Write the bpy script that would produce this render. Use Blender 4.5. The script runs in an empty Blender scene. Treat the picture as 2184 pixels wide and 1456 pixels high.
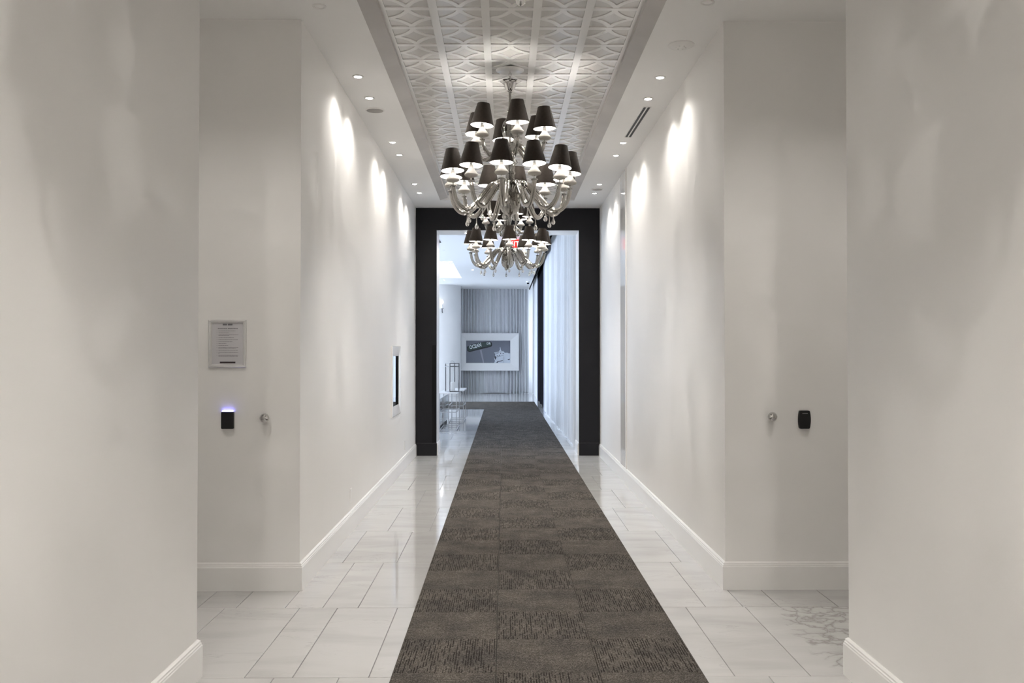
import bpy, math, random
from mathutils import Vector, Matrix

random.seed(7)
R = math.radians
S = bpy.context.scene
C = S.collection

# ---------------------------------------------------------------- camera
cam_d = bpy.data.cameras.new('camera')
cam_d.sensor_width = 36.0
cam_d.lens = 1880.0 / 2184.0 * 36.0
cam_d.clip_start, cam_d.clip_end = 0.05, 200
cam = bpy.data.objects.new('camera', cam_d)
cam.location = (0, 0, 1.5)
cam.rotation_euler = (R(90.73), 0, R(-0.53))
C.objects.link(cam)
S.camera = cam

# ---------------------------------------------------------------- world, exposure
EXPOSURE = 0.26
SKY = 7.6            # overcast daylight behind the windows of the far room
BULB = 8.0           # each chandelier bulb
SPOT = 13.0          # narrow beam of each downlight
FLOOD = 31.0         # wide spill of each downlight
FLOOD_PASS = 62.0    # one downlight in each cross passage
FLOOD_NEAR = 76.0    # unseen downlights added to brighten the entrance end
WARM = (1.0, 0.955, 0.895)

S.view_settings.view_transform = 'Standard'
S.view_settings.look = 'None'
S.view_settings.exposure = EXPOSURE
S.view_settings.gamma = 1.0
S.view_settings.use_curve_mapping = False
S.cycles.use_denoising = True
S.cycles.max_bounces = 7
S.cycles.diffuse_bounces = 5
S.cycles.glossy_bounces = 4
S.cycles.transmission_bounces = 8
S.cycles.transparent_max_bounces = 10
S.cycles.use_adaptive_sampling = True
S.cycles.adaptive_threshold = 0.16
S.cycles.adaptive_min_samples = 20
S.cycles.caustics_reflective = False
S.cycles.caustics_refractive = False
S.cycles.sample_clamp_indirect = 6.0

w = bpy.data.worlds.new('daylight')
S.world = w
w.use_nodes = True
bg = w.node_tree.nodes['Background']
bg.inputs['Color'].default_value = (0.66, 0.79, 1.0, 1)
bg.inputs['Strength'].default_value = SKY


def portal(name, loc, rot, sx, sy):
    d = bpy.data.lights.new(name, 'AREA')
    d.shape = 'RECTANGLE'
    d.size, d.size_y = sx, sy
    d.cycles.is_portal = True
    o = bpy.data.objects.new(name, d)
    o.location, o.rotation_euler = loc, rot
    C.objects.link(o)
    return o


portal('daylight_portal', (1.62, 18.4, 2.0), (0, R(90), 0), 3.4, 9.0)      # window behind the sheers
portal('daylight_portal', (1.62, 30.6, 2.0), (0, R(90), 0), 3.4, 3.8)
portal('daylight_portal', (-6.0, 23.0, 1.9), (0, R(-90), 0), 3.2, 16.0)    # unseen left windows added for lounge daylight

# ---------------------------------------------------------------- dimensions (metres, camera height 1.5)
XL, XR = -1.29, 1.405          # corridor walls
NL, NR = -1.417, 1.604         # nearer, wider part
Y_NEAR, Y_COL = 4.10, 5.60     # cross passage
Y_PORT, Y_ROOM = 12.88, 13.44  # black portal, lounge beyond
CEIL, FCEIL = 3.62, 3.855
Y_END = 32.9
TX, TY0, TY1 = 0.0475, -1.4, 12.24      # ceiling tray


# ---------------------------------------------------------------- mesh helpers
class MB:
    def __init__(s):
        s.v, s.f, s.m = [], [], []

    def add(s, vs, fs, mi=0):
        b = len(s.v)
        s.v += [tuple(x) for x in vs]
        for f in fs:
            s.f.append([b + i for i in f])
            s.m.append(mi)

    def box(s, x0, x1, y0, y1, z0, z1, mi=0):
        s.add([(x0, y0, z0), (x1, y0, z0), (x1, y1, z0), (x0, y1, z0),
               (x0, y0, z1), (x1, y0, z1), (x1, y1, z1), (x0, y1, z1)],
              [(0, 3, 2, 1), (4, 5, 6, 7), (0, 1, 5, 4), (1, 2, 6, 5), (2, 3, 7, 6), (3, 0, 4, 7)], mi)

    def cbox(s, x0, x1, y0, y1, z0, z1, b, mi=0):
        """box with chamfered vertical and top edges (rim lowered by b)"""
        def ring(i, z):
            return [(x0 + i, y0 + i, z), (x1 - i, y0 + i, z), (x1 - i, y1 - i, z), (x0 + i, y1 - i, z)]
        vs = ring(0, z0) + ring(0, z1 - b) + ring(b, z1)
        fs = [(0, 3, 2, 1), (8, 9, 10, 11)]
        for k in range(2):
            for i in range(4):
                j = (i + 1) % 4
                fs.append((k * 4 + i, k * 4 + j, k * 4 + 4 + j, k * 4 + 4 + i))
        s.add(vs, fs, mi)

    def lathe(s, prof, n=20, c=(0, 0, 0), mi=0, cap0=False, cap1=False):
        vs, fs = [], []
        for r, z in prof:
            for i in range(n):
                a = 2 * math.pi * i / n
                vs.append((c[0] + r * math.cos(a), c[1] + r * math.sin(a), c[2] + z))
        for k in range(len(prof) - 1):
            for i in range(n):
                j = (i + 1) % n
                fs.append((k * n + i, k * n + j, (k + 1) * n + j, (k + 1) * n + i))
        if cap0:
            fs.append(tuple(reversed(range(n))))
        if cap1:
            fs.append(tuple((len(prof) - 1) * n + i for i in range(n)))
        s.add(vs, fs, mi)

    def tube(s, pts, rad, n=10, mi=0, caps=True):
        pts = [Vector(p) for p in pts]
        rads = rad if isinstance(rad, (list, tuple)) else [rad] * len(pts)
        vs, fs = [], []
        up = Vector((0, 0, 1))
        prev = None
        for i, p in enumerate(pts):
            t = (pts[min(i + 1, len(pts) - 1)] - pts[max(i - 1, 0)]).normalized()
            if prev is None:
                ref = up if abs(t.dot(up)) < 0.95 else Vector((1, 0, 0))
                u = t.cross(ref).normalized()
            else:
                u = (prev - t * prev.dot(t)).normalized()
            prev = u
            v = t.cross(u)
            for k in range(n):
                a = 2 * math.pi * k / n
                vs.append(p + (u * math.cos(a) + v * math.sin(a)) * rads[i])
        for i in range(len(pts) - 1):
            for k in range(n):
                j = (k + 1) % n
                fs.append((i * n + k, i * n + j, (i + 1) * n + j, (i + 1) * n + k))
        if caps:
            fs.append(tuple(reversed(range(n))))
            fs.append(tuple((len(pts) - 1) * n + k for k in range(n)))
        s.add(vs, fs, mi)

    def prism(s, poly, y0, y1, mi=0):
        """polygon in x-z extruded along y (y0 nearer the viewer)"""
        n = len(poly)
        vs = [(x, y0, z) for x, z in poly] + [(x, y1, z) for x, z in poly]
        fs = [tuple(range(n)), tuple(reversed(range(n, 2 * n)))]
        for i in range(n):
            j = (i + 1) % n
            fs.append((j, i, n + i, n + j))
        s.add(vs, fs, mi)

    def mesh(s, name, mats, smooth=False):
        me = bpy.data.meshes.new(name)
        me.from_pydata(s.v, [], s.f)
        if not isinstance(mats, (list, tuple)):
            mats = [mats]
        for m in mats:
            me.materials.append(m)
        for p, mi in zip(me.polygons, s.m):
            p.material_index = mi
            p.use_smooth = smooth
        me.update()
        import bmesh
        bm = bmesh.new()
        bm.from_mesh(me)
        bmesh.ops.recalc_face_normals(bm, faces=bm.faces)
        bm.to_mesh(me)
        bm.free()
        if smooth:
            try:
                me.set_sharp_from_angle(angle=R(40))
            except Exception:
                pass
        return me

    def obj(s, name, mats, parent=None, smooth=False, loc=None):
        return link(name, s.mesh(name, mats, smooth), parent, loc)


def link(name, data, parent=None, loc=None, rot=None):
    o = bpy.data.objects.new(name, data)
    C.objects.link(o)
    if parent is not None:
        o.parent = parent
    if loc is not None:
        o.location = loc
    if rot is not None:
        o.rotation_euler = rot
    return o


def thing(name, label, cat, loc=(0, 0, 0), rot=(0, 0, 0), group=None):
    o = link(name, None, None, loc, rot)
    o.empty_display_size = 0.1
    return tag(o, label, cat, group)


def tag(o, label, cat=None, group=None):
    o['label'] = label
    if cat:
        o['category'] = cat
    if group:
        o['group'] = group
    return o


def struct(o, label=None):
    o['kind'] = 'structure'
    if label:
        o['label'] = label
    return o


def copy_tree(o, parent=None):
    c = o.copy()
    C.objects.link(c)
    c.parent = parent
    for ch in list(o.children):
        copy_tree(ch, c)
    return c


def catmull(pts, n=5):
    P = [Vector(p) for p in pts]
    P = [P[0] * 2 - P[1]] + P + [P[-1] * 2 - P[-2]]
    out = []
    for i in range(1, len(P) - 2):
        for k in range(n):
            t = k / n
            a, b, c, d = P[i - 1], P[i], P[i + 1], P[i + 2]
            out.append(0.5 * ((2 * b) + (c - a) * t + (2 * a - 5 * b + 4 * c - d) * t * t + (3 * b - a - 3 * c + d) * t ** 3))
    out.append(P[-2])
    return out


# ---------------------------------------------------------------- materials
def new_mat(name):
    m = bpy.data.materials.new(name)
    m.use_nodes = True
    nt = m.node_tree
    b = nt.nodes['Principled BSDF']
    return m, nt, b


def nd(nt, t, **kw):
    n = nt.nodes.new(t)
    for k, v in kw.items():
        setattr(n, k, v)
    return n


def ramp(nt, fac, stops):
    n = nt.nodes.new('ShaderNodeValToRGB')
    e = n.color_ramp.elements
    while len(e) < len(stops):
        e.new(0.5)
    for i, (p, c) in enumerate(stops):
        e[i].position = p
        e[i].color = c if len(c) == 4 else (*c, 1)
    nt.links.new(fac, n.inputs['Fac'])
    return n.outputs['Color']


def math_node(nt, op, a, b=None):
    n = nt.nodes.new('ShaderNodeMath')
    n.operation = op
    for i, v in enumerate((a, b)):
        if v is None:
            continue
        if isinstance(v, (int, float)):
            n.inputs[i].default_value = v
        else:
            nt.links.new(v, n.inputs[i])
    return n.outputs[0]


def simple(name, col, rough=0.5, metal=0.0, spec=0.5, bump=0.0, bscale=80.0, var=0.0, vscale=3.0):
    """principled with faint procedural mottling and relief"""
    m, nt, b = new_mat(name)
    b.inputs['Base Color'].default_value = (*col, 1)
    b.inputs['Roughness'].default_value = rough
    b.inputs['Metallic'].default_value = metal
    b.inputs['Specular IOR Level'].default_value = spec
    tc = nd(nt, 'ShaderNodeTexCoord')
    if var > 0:
        n = nd(nt, 'ShaderNodeTexNoise')
        n.inputs['Scale'].default_value = vscale
        n.inputs['Detail'].default_value = 4
        nt.links.new(tc.outputs['Object'], n.inputs['Vector'])
        lo = tuple(max(0, c * (1 - var)) for c in col)
        hi = tuple(min(1, c * (1 + var)) for c in col)
        nt.links.new(ramp(nt, n.outputs['Fac'], [(0.3, lo), (0.7, hi)]), b.inputs['Base Color'])
    if bump > 0:
        n = nd(nt, 'ShaderNodeTexNoise')
        n.inputs['Scale'].default_value = bscale
        n.inputs['Detail'].default_value = 3
        nt.links.new(tc.outputs['Object'], n.inputs['Vector'])
        bp = nd(nt, 'ShaderNodeBump')
        bp.inputs['Strength'].default_value = bump
        bp.inputs['Distance'].default_value = 0.003
        nt.links.new(n.outputs['Fac'], bp.inputs['Height'])
        nt.links.new(bp.outputs['Normal'], b.inputs['Normal'])
    return m


def emit(name, col, strength):
    m, nt, b = new_mat(name)
    b.inputs['Base Color'].default_value = (*col, 1)
    b.inputs['Emission Color'].default_value = (*col, 1)
    b.inputs['Emission Strength'].default_value = strength
    return m


def glassy(name, tint, clear, rough=0.06, gloss=(0.85, 0.84, 0.82)):
    """thin blown glass: part clear, part mirror-like"""
    m, nt, b = new_mat(name)
    nt.nodes.remove(b)
    out = nt.nodes['Material Output']
    t = nd(nt, 'ShaderNodeBsdfTransparent')
    t.inputs['Color'].default_value = (*tint, 1)
    g = nd(nt, 'ShaderNodeBsdfGlossy')
    g.inputs['Color'].default_value = (*gloss, 1)
    g.inputs['Roughness'].default_value = rough
    lw = nd(nt, 'ShaderNodeLayerWeight')
    lw.inputs['Blend'].default_value = 0.45
    f = math_node(nt, 'MULTIPLY_ADD', lw.outputs['Facing'], 0.75)
    f.node.inputs[2].default_value = 1 - clear
    f.node.use_clamp = True
    mx = nd(nt, 'ShaderNodeMixShader')
    nt.links.new(f, mx.inputs['Fac'])
    nt.links.new(t.outputs[0], mx.inputs[1])
    nt.links.new(g.outputs[0], mx.inputs[2])
    nt.links.new(mx.outputs[0], out.inputs['Surface'])
    return m


def fabric_translucent(name, col, trans):
    m, nt, b = new_mat(name)
    nt.nodes.remove(b)
    out = nt.nodes['Material Output']
    tc = nd(nt, 'ShaderNodeTexCoord')
    n = nd(nt, 'ShaderNodeTexNoise')
    n.inputs['Scale'].default_value = 120
    nt.links.new(tc.outputs['Object'], n.inputs['Vector'])
    c = ramp(nt, n.outputs['Fac'], [(0.3, tuple(x * 0.95 for x in col)), (0.7, col)])
    d = nd(nt, 'ShaderNodeBsdfDiffuse')
    t = nd(nt, 'ShaderNodeBsdfTranslucent')
    nt.links.new(c, d.inputs['Color'])
    nt.links.new(c, t.inputs['Color'])
    mx = nd(nt, 'ShaderNodeMixShader')
    mx.inputs['Fac'].default_value = trans
    nt.links.new(d.outputs[0], mx.inputs[1])
    nt.links.new(t.outputs[0], mx.inputs[2])
    nt.links.new(mx.outputs[0], out.inputs['Surface'])
    return m


def marble(name, joints=False, breccia=False, k=1.0):
    m, nt, b = new_mat(name)
    tc = nd(nt, 'ShaderNodeTexCoord')
    oi = nd(nt, 'ShaderNodeObjectInfo')
    geo = nd(nt, 'ShaderNodeNewGeometry')
    off = nd(nt, 'ShaderNodeVectorMath', operation='MULTIPLY_ADD')
    comb = nd(nt, 'ShaderNodeCombineXYZ')
    rnd = math_node(nt, 'MULTIPLY', oi.outputs['Random'], 37.0)
    for i in range(3):
        nt.links.new(rnd, comb.inputs[i])
    off.inputs[1].default_value = (0.9, 3.0, 1.0)
    nt.links.new(geo.outputs['Position'], off.inputs[0])
    nt.links.new(comb.outputs[0], off.inputs[2])
    # clouds
    n1 = nd(nt, 'ShaderNodeTexNoise')
    n1.inputs['Scale'].default_value = 1.4
    n1.inputs['Detail'].default_value = 6
    n1.inputs['Distortion'].default_value = 0.6
    nt.links.new(off.outputs[0], n1.inputs['Vector'])
    base = ramp(nt, n1.outputs['Fac'], [(0.25, (0.47 * k, 0.463 * k, 0.454 * k)), (0.55, (0.555 * k, 0.548 * k, 0.54 * k))])
    # fine veins
    n2 = nd(nt, 'ShaderNodeTexNoise')
    n2.inputs['Scale'].default_value = 2.2
    n2.inputs['Detail'].default_value = 9
    n2.inputs['Roughness'].default_value = 0.62
    n2.inputs['Distortion'].default_value = 1.3
    nt.links.new(off.outputs[0], n2.inputs['Vector'])
    v = math_node(nt, 'ABSOLUTE', math_node(nt, 'SUBTRACT', n2.outputs['Fac'], 0.5))
    vein = ramp(nt, v, [(0.0, (1, 1, 1)), (0.016, (0, 0, 0))])
    n3 = nd(nt, 'ShaderNodeTexNoise')
    n3.inputs['Scale'].default_value = 1.1
    nt.links.new(off.outputs[0], n3.inputs['Vector'])
    gate = ramp(nt, n3.outputs['Fac'], [(0.48, (0, 0, 0)), (0.68, (0.55, 0.55, 0.55))])
    vf = math_node(nt, 'MULTIPLY', vein, gate)
    mix = nd(nt, 'ShaderNodeMixRGB')
    nt.links.new(vf, mix.inputs['Fac'])
    nt.links.new(base, mix.inputs['Color1'])
    mix.inputs['Color2'].default_value = (0.36, 0.35, 0.34, 1)
    col = mix.outputs['Color']
    if breccia:
        vo = nd(nt, 'ShaderNodeTexVoronoi', feature='DISTANCE_TO_EDGE')
        vo.inputs['Scale'].default_value = 7.5
        nw = nd(nt, 'ShaderNodeTexNoise')
        nw.inputs['Scale'].default_value = 6
        nw.inputs['Detail'].default_value = 5
        nt.links.new(geo.outputs['Position'], nw.inputs['Vector'])
        add = nd(nt, 'ShaderNodeMixRGB', blend_type='ADD')
        add.inputs['Fac'].default_value = 0.35
        nt.links.new(geo.outputs['Position'], add.inputs['Color1'])
        nt.links.new(nw.outputs['Color'], add.inputs['Color2'])
        nt.links.new(add.outputs['Color'], vo.inputs['Vector'])
        edge = ramp(nt, vo.outputs['Distance'], [(0.0, (1, 1, 1)), (0.06, (0.38, 0.38, 0.38)), (0.18, (0, 0, 0))])
        sx = nd(nt, 'ShaderNodeSeparateXYZ')
        nt.links.new(add.outputs['Color'], sx.inputs[0])
        area = ramp(nt, math_node(nt, 'SUBTRACT', sx.outputs['X'], 1.0), [(0.74, (0, 0, 0)), (0.79, (0.9, 0.9, 0.9))])
        mx = nd(nt, 'ShaderNodeMixRGB')
        nt.links.new(math_node(nt, 'MULTIPLY', edge, area), mx.inputs['Fac'])
        nt.links.new(col, mx.inputs['Color1'])
        mx.inputs['Color2'].default_value = (0.30, 0.29, 0.27, 1)
        col = mx.outputs['Color']
    if joints:
        br = nd(nt, 'ShaderNodeTexBrick')
        br.inputs['Scale'].default_value = 1.0
        br.inputs['Brick Width'].default_value = 1.113
        br.inputs['Row Height'].default_value = 0.42
        br.inputs['Mortar Size'].default_value = 0.003
        br.inputs['Color1'].default_value = br.inputs['Color2'].default_value = (1, 1, 1, 1)
        br.inputs['Mortar'].default_value = (0.6, 0.6, 0.6, 1)
        mp = nd(nt, 'ShaderNodeMapping')
        mp.inputs['Rotation'].default_value = (0, 0, R(90))
        nt.links.new(geo.outputs['Position'], mp.inputs['Vector'])
        nt.links.new(mp.outputs[0], br.inputs['Vector'])
        mx = nd(nt, 'ShaderNodeMixRGB', blend_type='MULTIPLY')
        mx.inputs['Fac'].default_value = 1
        nt.links.new(col, mx.inputs['Color1'])
        nt.links.new(br.outputs['Color'], mx.inputs['Color2'])
        col = mx.outputs['Color']
    nt.links.new(col, b.inputs['Base Color'])
    b.inputs['Roughness'].default_value = 0.055
    b.inputs['Specular IOR Level'].default_value = 0.5
    return m


def carpet_mat(name, depth):
    """tufted loop pile with broken grooves along local y; depth = how much groove shade goes into the colour and bump"""
    m, nt, b = new_mat(name)
    tc = nd(nt, 'ShaderNodeTexCoord')
    oi = nd(nt, 'ShaderNodeObjectInfo')
    sx = nd(nt, 'ShaderNodeSeparateXYZ')
    nt.links.new(tc.outputs['Object'], sx.inputs[0])
    rnd = math_node(nt, 'MULTIPLY', oi.outputs['Random'], 91.0)
    wob = nd(nt, 'ShaderNodeTexNoise')
    wob.inputs['Scale'].default_value = 90
    nt.links.new(tc.outputs['Object'], wob.inputs['Vector'])
    jit = math_node(nt, 'MULTIPLY', math_node(nt, 'SUBTRACT', wob.outputs['Fac'], .5), .9)
    u = math_node(nt, 'ADD', math_node(nt, 'MULTIPLY', sx.outputs['X'], 1 / 0.0125), jit)
    cell = math_node(nt, 'FLOOR', u)
    fr = math_node(nt, 'FRACT', u)
    cv = nd(nt, 'ShaderNodeCombineXYZ')
    nt.links.new(math_node(nt, 'MULTIPLY', cell, 7.31), cv.inputs[0])
    nt.links.new(math_node(nt, 'MULTIPLY', sx.outputs['Y'], 10.0), cv.inputs[1])
    nt.links.new(rnd, cv.inputs[2])
    n = nd(nt, 'ShaderNodeTexNoise')
    n.inputs['Scale'].default_value = 1.0
    n.inputs['Detail'].default_value = 2.5
    nt.links.new(cv.outputs[0], n.inputs['Vector'])
    dash = ramp(nt, n.outputs['Fac'], [(0.43, (0, 0, 0)), (0.52, (1, 1, 1))])
    g = math_node(nt, 'ABSOLUTE', math_node(nt, 'SUBTRACT', fr, 0.5))
    groove = ramp(nt, g, [(0.08, (1, 1, 1)), (0.30, (0.0, 0.0, 0.0))])
    dark = math_node(nt, 'MULTIPLY', dash, groove)
    gn = nd(nt, 'ShaderNodeTexNoise')
    gn.inputs['Scale'].default_value = 170
    gn.inputs['Detail'].default_value = 4
    gn.inputs['Roughness'].default_value = .7
    nt.links.new(tc.outputs['Object'], gn.inputs['Vector'])
    gcol = ramp(nt, gn.outputs['Fac'], [(0.32, (0.030, 0.027, 0.024)), (0.5, (0.092, 0.083, 0.074)), (0.68, (0.21, 0.195, 0.176))])
    geo = nd(nt, 'ShaderNodeNewGeometry')
    ln = nd(nt, 'ShaderNodeTexNoise')
    ln.inputs['Scale'].default_value = 4.5
    ln.inputs['Detail'].default_value = 4
    nt.links.new(geo.outputs['Position'], ln.inputs['Vector'])
    drift = ramp(nt, ln.outputs['Fac'], [(0.3, (0.72, 0.72, 0.74)), (0.7, (1.22, 1.20, 1.16))])
    mul = nd(nt, 'ShaderNodeMixRGB', blend_type='MULTIPLY')
    mul.inputs['Fac'].default_value = 1
    nt.links.new(gcol, mul.inputs['Color1'])
    nt.links.new(drift, mul.inputs['Color2'])
    mx = nd(nt, 'ShaderNodeMixRGB')
    nt.links.new(math_node(nt, 'MULTIPLY', dark, depth), mx.inputs['Fac'])
    nt.links.new(mul.outputs['Color'], mx.inputs['Color1'])
    mx.inputs['Color2'].default_value = (0.016, 0.013, 0.012, 1)
    nt.links.new(mx.outputs['Color'], b.inputs['Base Color'])
    b.inputs['Roughness'].default_value = 1.0
    b.inputs['Specular IOR Level'].default_value = 0.05
    bp = nd(nt, 'ShaderNodeBump')
    bp.inputs['Strength'].default_value = 0.5 * depth
    bp.inputs['Distance'].default_value = 0.004
    bp.invert = True
    nt.links.new(dark, bp.inputs['Height'])
    nt.links.new(bp.outputs['Normal'], b.inputs['Normal'])
    return m


M = {}
M['wall'] = simple('wall_paint', (0.82, 0.806, 0.788), 0.45, spec=0.3, bump=0.06, bscale=160, var=0.015, vscale=1.2)
M['ceil'] = simple('ceiling_paint', (0.92, 0.912, 0.90), 0.55, spec=0.2, bump=0.04, bscale=140)
M['trim'] = simple('white_trim_paint', (0.82, 0.808, 0.79), 0.30, spec=0.4, var=0.01)
M['gloss_white'] = simple('gloss_white_lacquer', (0.88, 0.87, 0.855), 0.16, spec=0.55, var=0.01)
M['lattice_back'] = simple('lattice_backing', (0.70, 0.688, 0.67), 0.12, spec=0.6, var=0.02)
M['taupe'] = simple('taupe_tray_border', (0.58, 0.552, 0.530), 0.35, spec=0.4, var=0.10, vscale=2.0)
M['black_paint'] = simple('black_satin_paint', (0.006, 0.006, 0.008), 0.45, spec=0.25, bump=0.03)
M['black_gloss'] = simple('black_gloss', (0.003, 0.003, 0.0035), 0.3, spec=0.15, var=0.05)
M['black_plastic'] = simple('black_plastic', (0.010, 0.010, 0.010), 0.45, spec=0.3, var=0.1, vscale=30)
M['chrome'] = simple('chrome', (0.62, 0.61, 0.60), 0.07, metal=1.0, var=0.03)
M['steel'] = simple('brushed_steel', (0.50, 0.50, 0.51), 0.28, metal=1.0, var=0.05, vscale=40)
M['dark_metal'] = simple('dark_bronze_metal', (0.09, 0.085, 0.085), 0.4, metal=0.7, var=0.1)
M['mirror'] = simple('mirror_glass', (0.86, 0.88, 0.90), 0.01, metal=1.0, var=0.01)
M['mirror_soft'] = simple('mirrored_panel', (0.62, 0.68, 0.72), 0.12, metal=1.0, var=0.03)
M['grout'] = simple('grout', (0.29, 0.285, 0.28), 0.9, spec=0.1, bump=0.1)
M['marble'] = marble('marble_tile')
M['marble_wall'] = marble('marble_wall_strip', k=1.35)
M['marble_far'] = marble('marble_floor_far', joints=True)
M['marble_breccia'] = marble('marble_tile_veined', breccia=True)
M['carpet'] = carpet_mat('carpet_pile', .92)
M['carpet_turned'] = carpet_mat('carpet_turned_pile', .35)  # same carpet for turned tiles, with less groove shade put into its colour
M['arm_glass'] = glassy('smoked_arm_glass', (0.74, 0.72, 0.69), 0.55, 0.10, (0.52, 0.505, 0.48))
M['clear_glass'] = glassy('clear_column_glass', (0.88, 0.87, 0.85), 0.70, 0.06, (0.6, 0.59, 0.57))
M['pane'] = glassy('window_pane', (0.97, 0.98, 0.98), 1.0, 0.02, (0.3, 0.3, 0.3))
M['cup_glass'] = fabric_translucent('frosted_cup_glass', (0.52, 0.505, 0.475), 0.40)
M['shade_out'] = simple('dark_brown_shade_fabric', (0.030, 0.0235, 0.019), 0.75, spec=0.2, bump=0.15, bscale=400, var=0.15, vscale=60)
M['shade_in'] = simple('white_shade_lining', (0.85, 0.84, 0.82), 0.8, spec=0.1, var=0.01)
M['sheer'] = fabric_translucent('sheer_curtain_fabric', (0.66, 0.665, 0.675), 0.02)
M['drape'] = fabric_translucent('white_drape_fabric', (0.84, 0.85, 0.86), 0.10)
M['dark_gap'] = simple('dark_gap_fill', (0.008, 0.008, 0.010), 0.9, spec=0.05, bump=0.1, var=0.1)  # black that stands for shade in the opening and the curtain recess
M['grey_edge'] = simple('grey_pilaster_paint', (0.30, 0.31, 0.36), 0.6, var=0.03)
M['lamp'] = emit('lamp_lens', (1.0, 0.96, 0.88), 14.0)
M['paper'] = simple('paper', (0.56, 0.55, 0.57), 0.6, var=0.01)
M['ink'] = simple('print_ink', (0.16, 0.155, 0.17), 0.7, var=0.02)
M['ink_black'] = simple('print_black', (0.02, 0.012, 0.014), 0.5, var=0.02)
M['alu'] = simple('satin_aluminium', (0.72, 0.715, 0.71), 0.25, metal=0.35, var=0.03, vscale=30)
M['blue_led'] = emit('blue_led', (0.25, 0.25, 1.0), 6.0)
M['exit_red'] = emit('exit_sign_red', (0.85, 0.02, 0.01), 0.75)
M['exit_white'] = emit('exit_letter_white', (1.0, 0.9, 0.85), 1.0)
M['wax'] = simple('candle_wax', (0.85, 0.84, 0.82), 0.5, var=0.02)
M['crystal'] = glassy('crystal', (0.95, 0.97, 1.0), 0.5, 0.03)
M['grille_dark'] = simple('dark_grille', (0.025, 0.025, 0.03), 0.6, var=0.1)

# ================================================================= STRUCTURE
# ---- walls
def wall(name, x0, x1, y0, y1, z0, z1, label, mat='wall'):
    mb = MB()
    mb.box(x0, x1, y0, y1, z0, z1)
    return struct(mb.obj(name, M[mat]), label)


wall('wall_left', -6.6, XL, Y_COL, 12.925, 0, 3.9, 'long pale left wall of the corridor with light scallops')
wall('wall_right', XR, 3.8, Y_COL, 12.925, 0, 3.9, 'long pale right wall of the corridor with light scallops')
wall('wall_near_left', -3.6, NL, -3.2, Y_NEAR, 0, 3.9, 'pale foreground wall at the left edge')
wall('wall_near_right', NR, 3.8, -3.2, Y_NEAR, 0, 3.9, 'pale foreground wall at the right edge')
wall('wall_passage_left', -3.6, -3.45, Y_NEAR, Y_COL, 0, 3.9, 'end wall of the left cross passage')
wall('wall_passage_right', 3.65, 3.8, Y_NEAR, Y_COL, 0, 3.9, 'end wall of the right cross passage')
wall('wall_back', -3.6, 3.8, -3.4, -3.2, 0, 3.9, 'wall behind the viewpoint')
wall('wall_far', -6.6, 1.9, Y_END, Y_END + 0.2, 0, 4.6, 'far wall of the lounge behind the white drapes')

mb = MB()
mb.box(-6.6, -0.984, 12.925, Y_ROOM, 0, 3.295)
mb.box(1.099, 1.9, 12.925, Y_ROOM, 0, 3.295)
mb.box(-6.6, 1.9, 12.925, Y_ROOM, 3.295, 4.6)
struct(mb.obj('wall_portal', M['trim']), 'white lining of the doorway behind the black surround')

# lounge window walls: piers, sill and head around the glazing
mb = MB()
mb.box(1.6, 1.9, Y_ROOM, 13.9, 0, 4.6)
mb.box(1.6, 1.9, 22.9, 28.7, 0, 4.6)
mb.box(1.6, 1.9, 32.5, Y_END, 0, 4.6)
for a, b_ in ((13.9, 22.9), (28.7, 32.5)):
    mb.box(1.6, 1.9, a, b_, 0, 0.3)
    mb.box(1.6, 1.9, a, b_, 3.7, 4.6)
struct(mb.obj('wall_lounge_right', M['wall']), 'window wall behind the white curtains')
mb = MB()
mb.box(-6.3, -6.0, Y_ROOM, 15, 0, 4.6)
mb.box(-6.3, -6.0, 31, Y_END, 0, 4.6)
mb.box(-6.3, -6.0, 15, 31, 0, 0.3)
mb.box(-6.3, -6.0, 15, 31, 3.5, 4.6)
struct(mb.obj('wall_lounge_left', M['wall']), 'unseen left lounge wall with windows added for daylight')


def window(name, x, y0, y1, z0, z1, n, label):
    mb = MB()
    mb.box(x - .04, x + .04, y0, y1, z0, z0 + .06)
    mb.box(x - .04, x + .04, y0, y1, z1 - .06, z1)
    for i in range(n + 1):
        yy = y0 + (y1 - y0) * i / n
        mb.box(x - .04, x + .04, max(y0, yy - .03), min(y1, yy + .03), z0, z1)
    o = struct(mb.obj(name, M['trim']), label)
    for i in range(n):
        a, b_ = y0 + (y1 - y0) * i / n, y0 + (y1 - y0) * (i + 1) / n
        p = MB()
        p.add([(x, a, z0), (x, b_, z0), (x, b_, z1), (x, a, z1)], [(0, 1, 2, 3)])
        p.obj('pane', M['pane'], o)
    return o


window('window_1', 1.72, 13.9, 22.9, 0.3, 3.7, 6, 'tall window behind the sheer curtain')
window('window_2', 1.72, 28.7, 32.5, 0.3, 3.7, 2, 'window behind the far sheer curtain')
window('fill_window', -6.15, 15, 31, 0.3, 3.5, 8, 'unseen window added on the left for lounge daylight')  # invented glazing that brings daylight into the lounge

# ---- ceilings
mb = MB()
TL, TR = TX - 0.932, TX + 0.932
mb.box(-3.6, TL, -3.2, 12.925, CEIL, CEIL + .1)
mb.box(TR, 3.8, -3.2, 12.925, CEIL, CEIL + .1)
mb.box(TL, TR, TY1, 12.925, CEIL, CEIL + .1)
mb.box(TL, TR, -3.2, TY0, CEIL, CEIL + .1)
struct(mb.obj('ceiling', M['ceil']), 'white corridor ceiling around the lattice tray')

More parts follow.
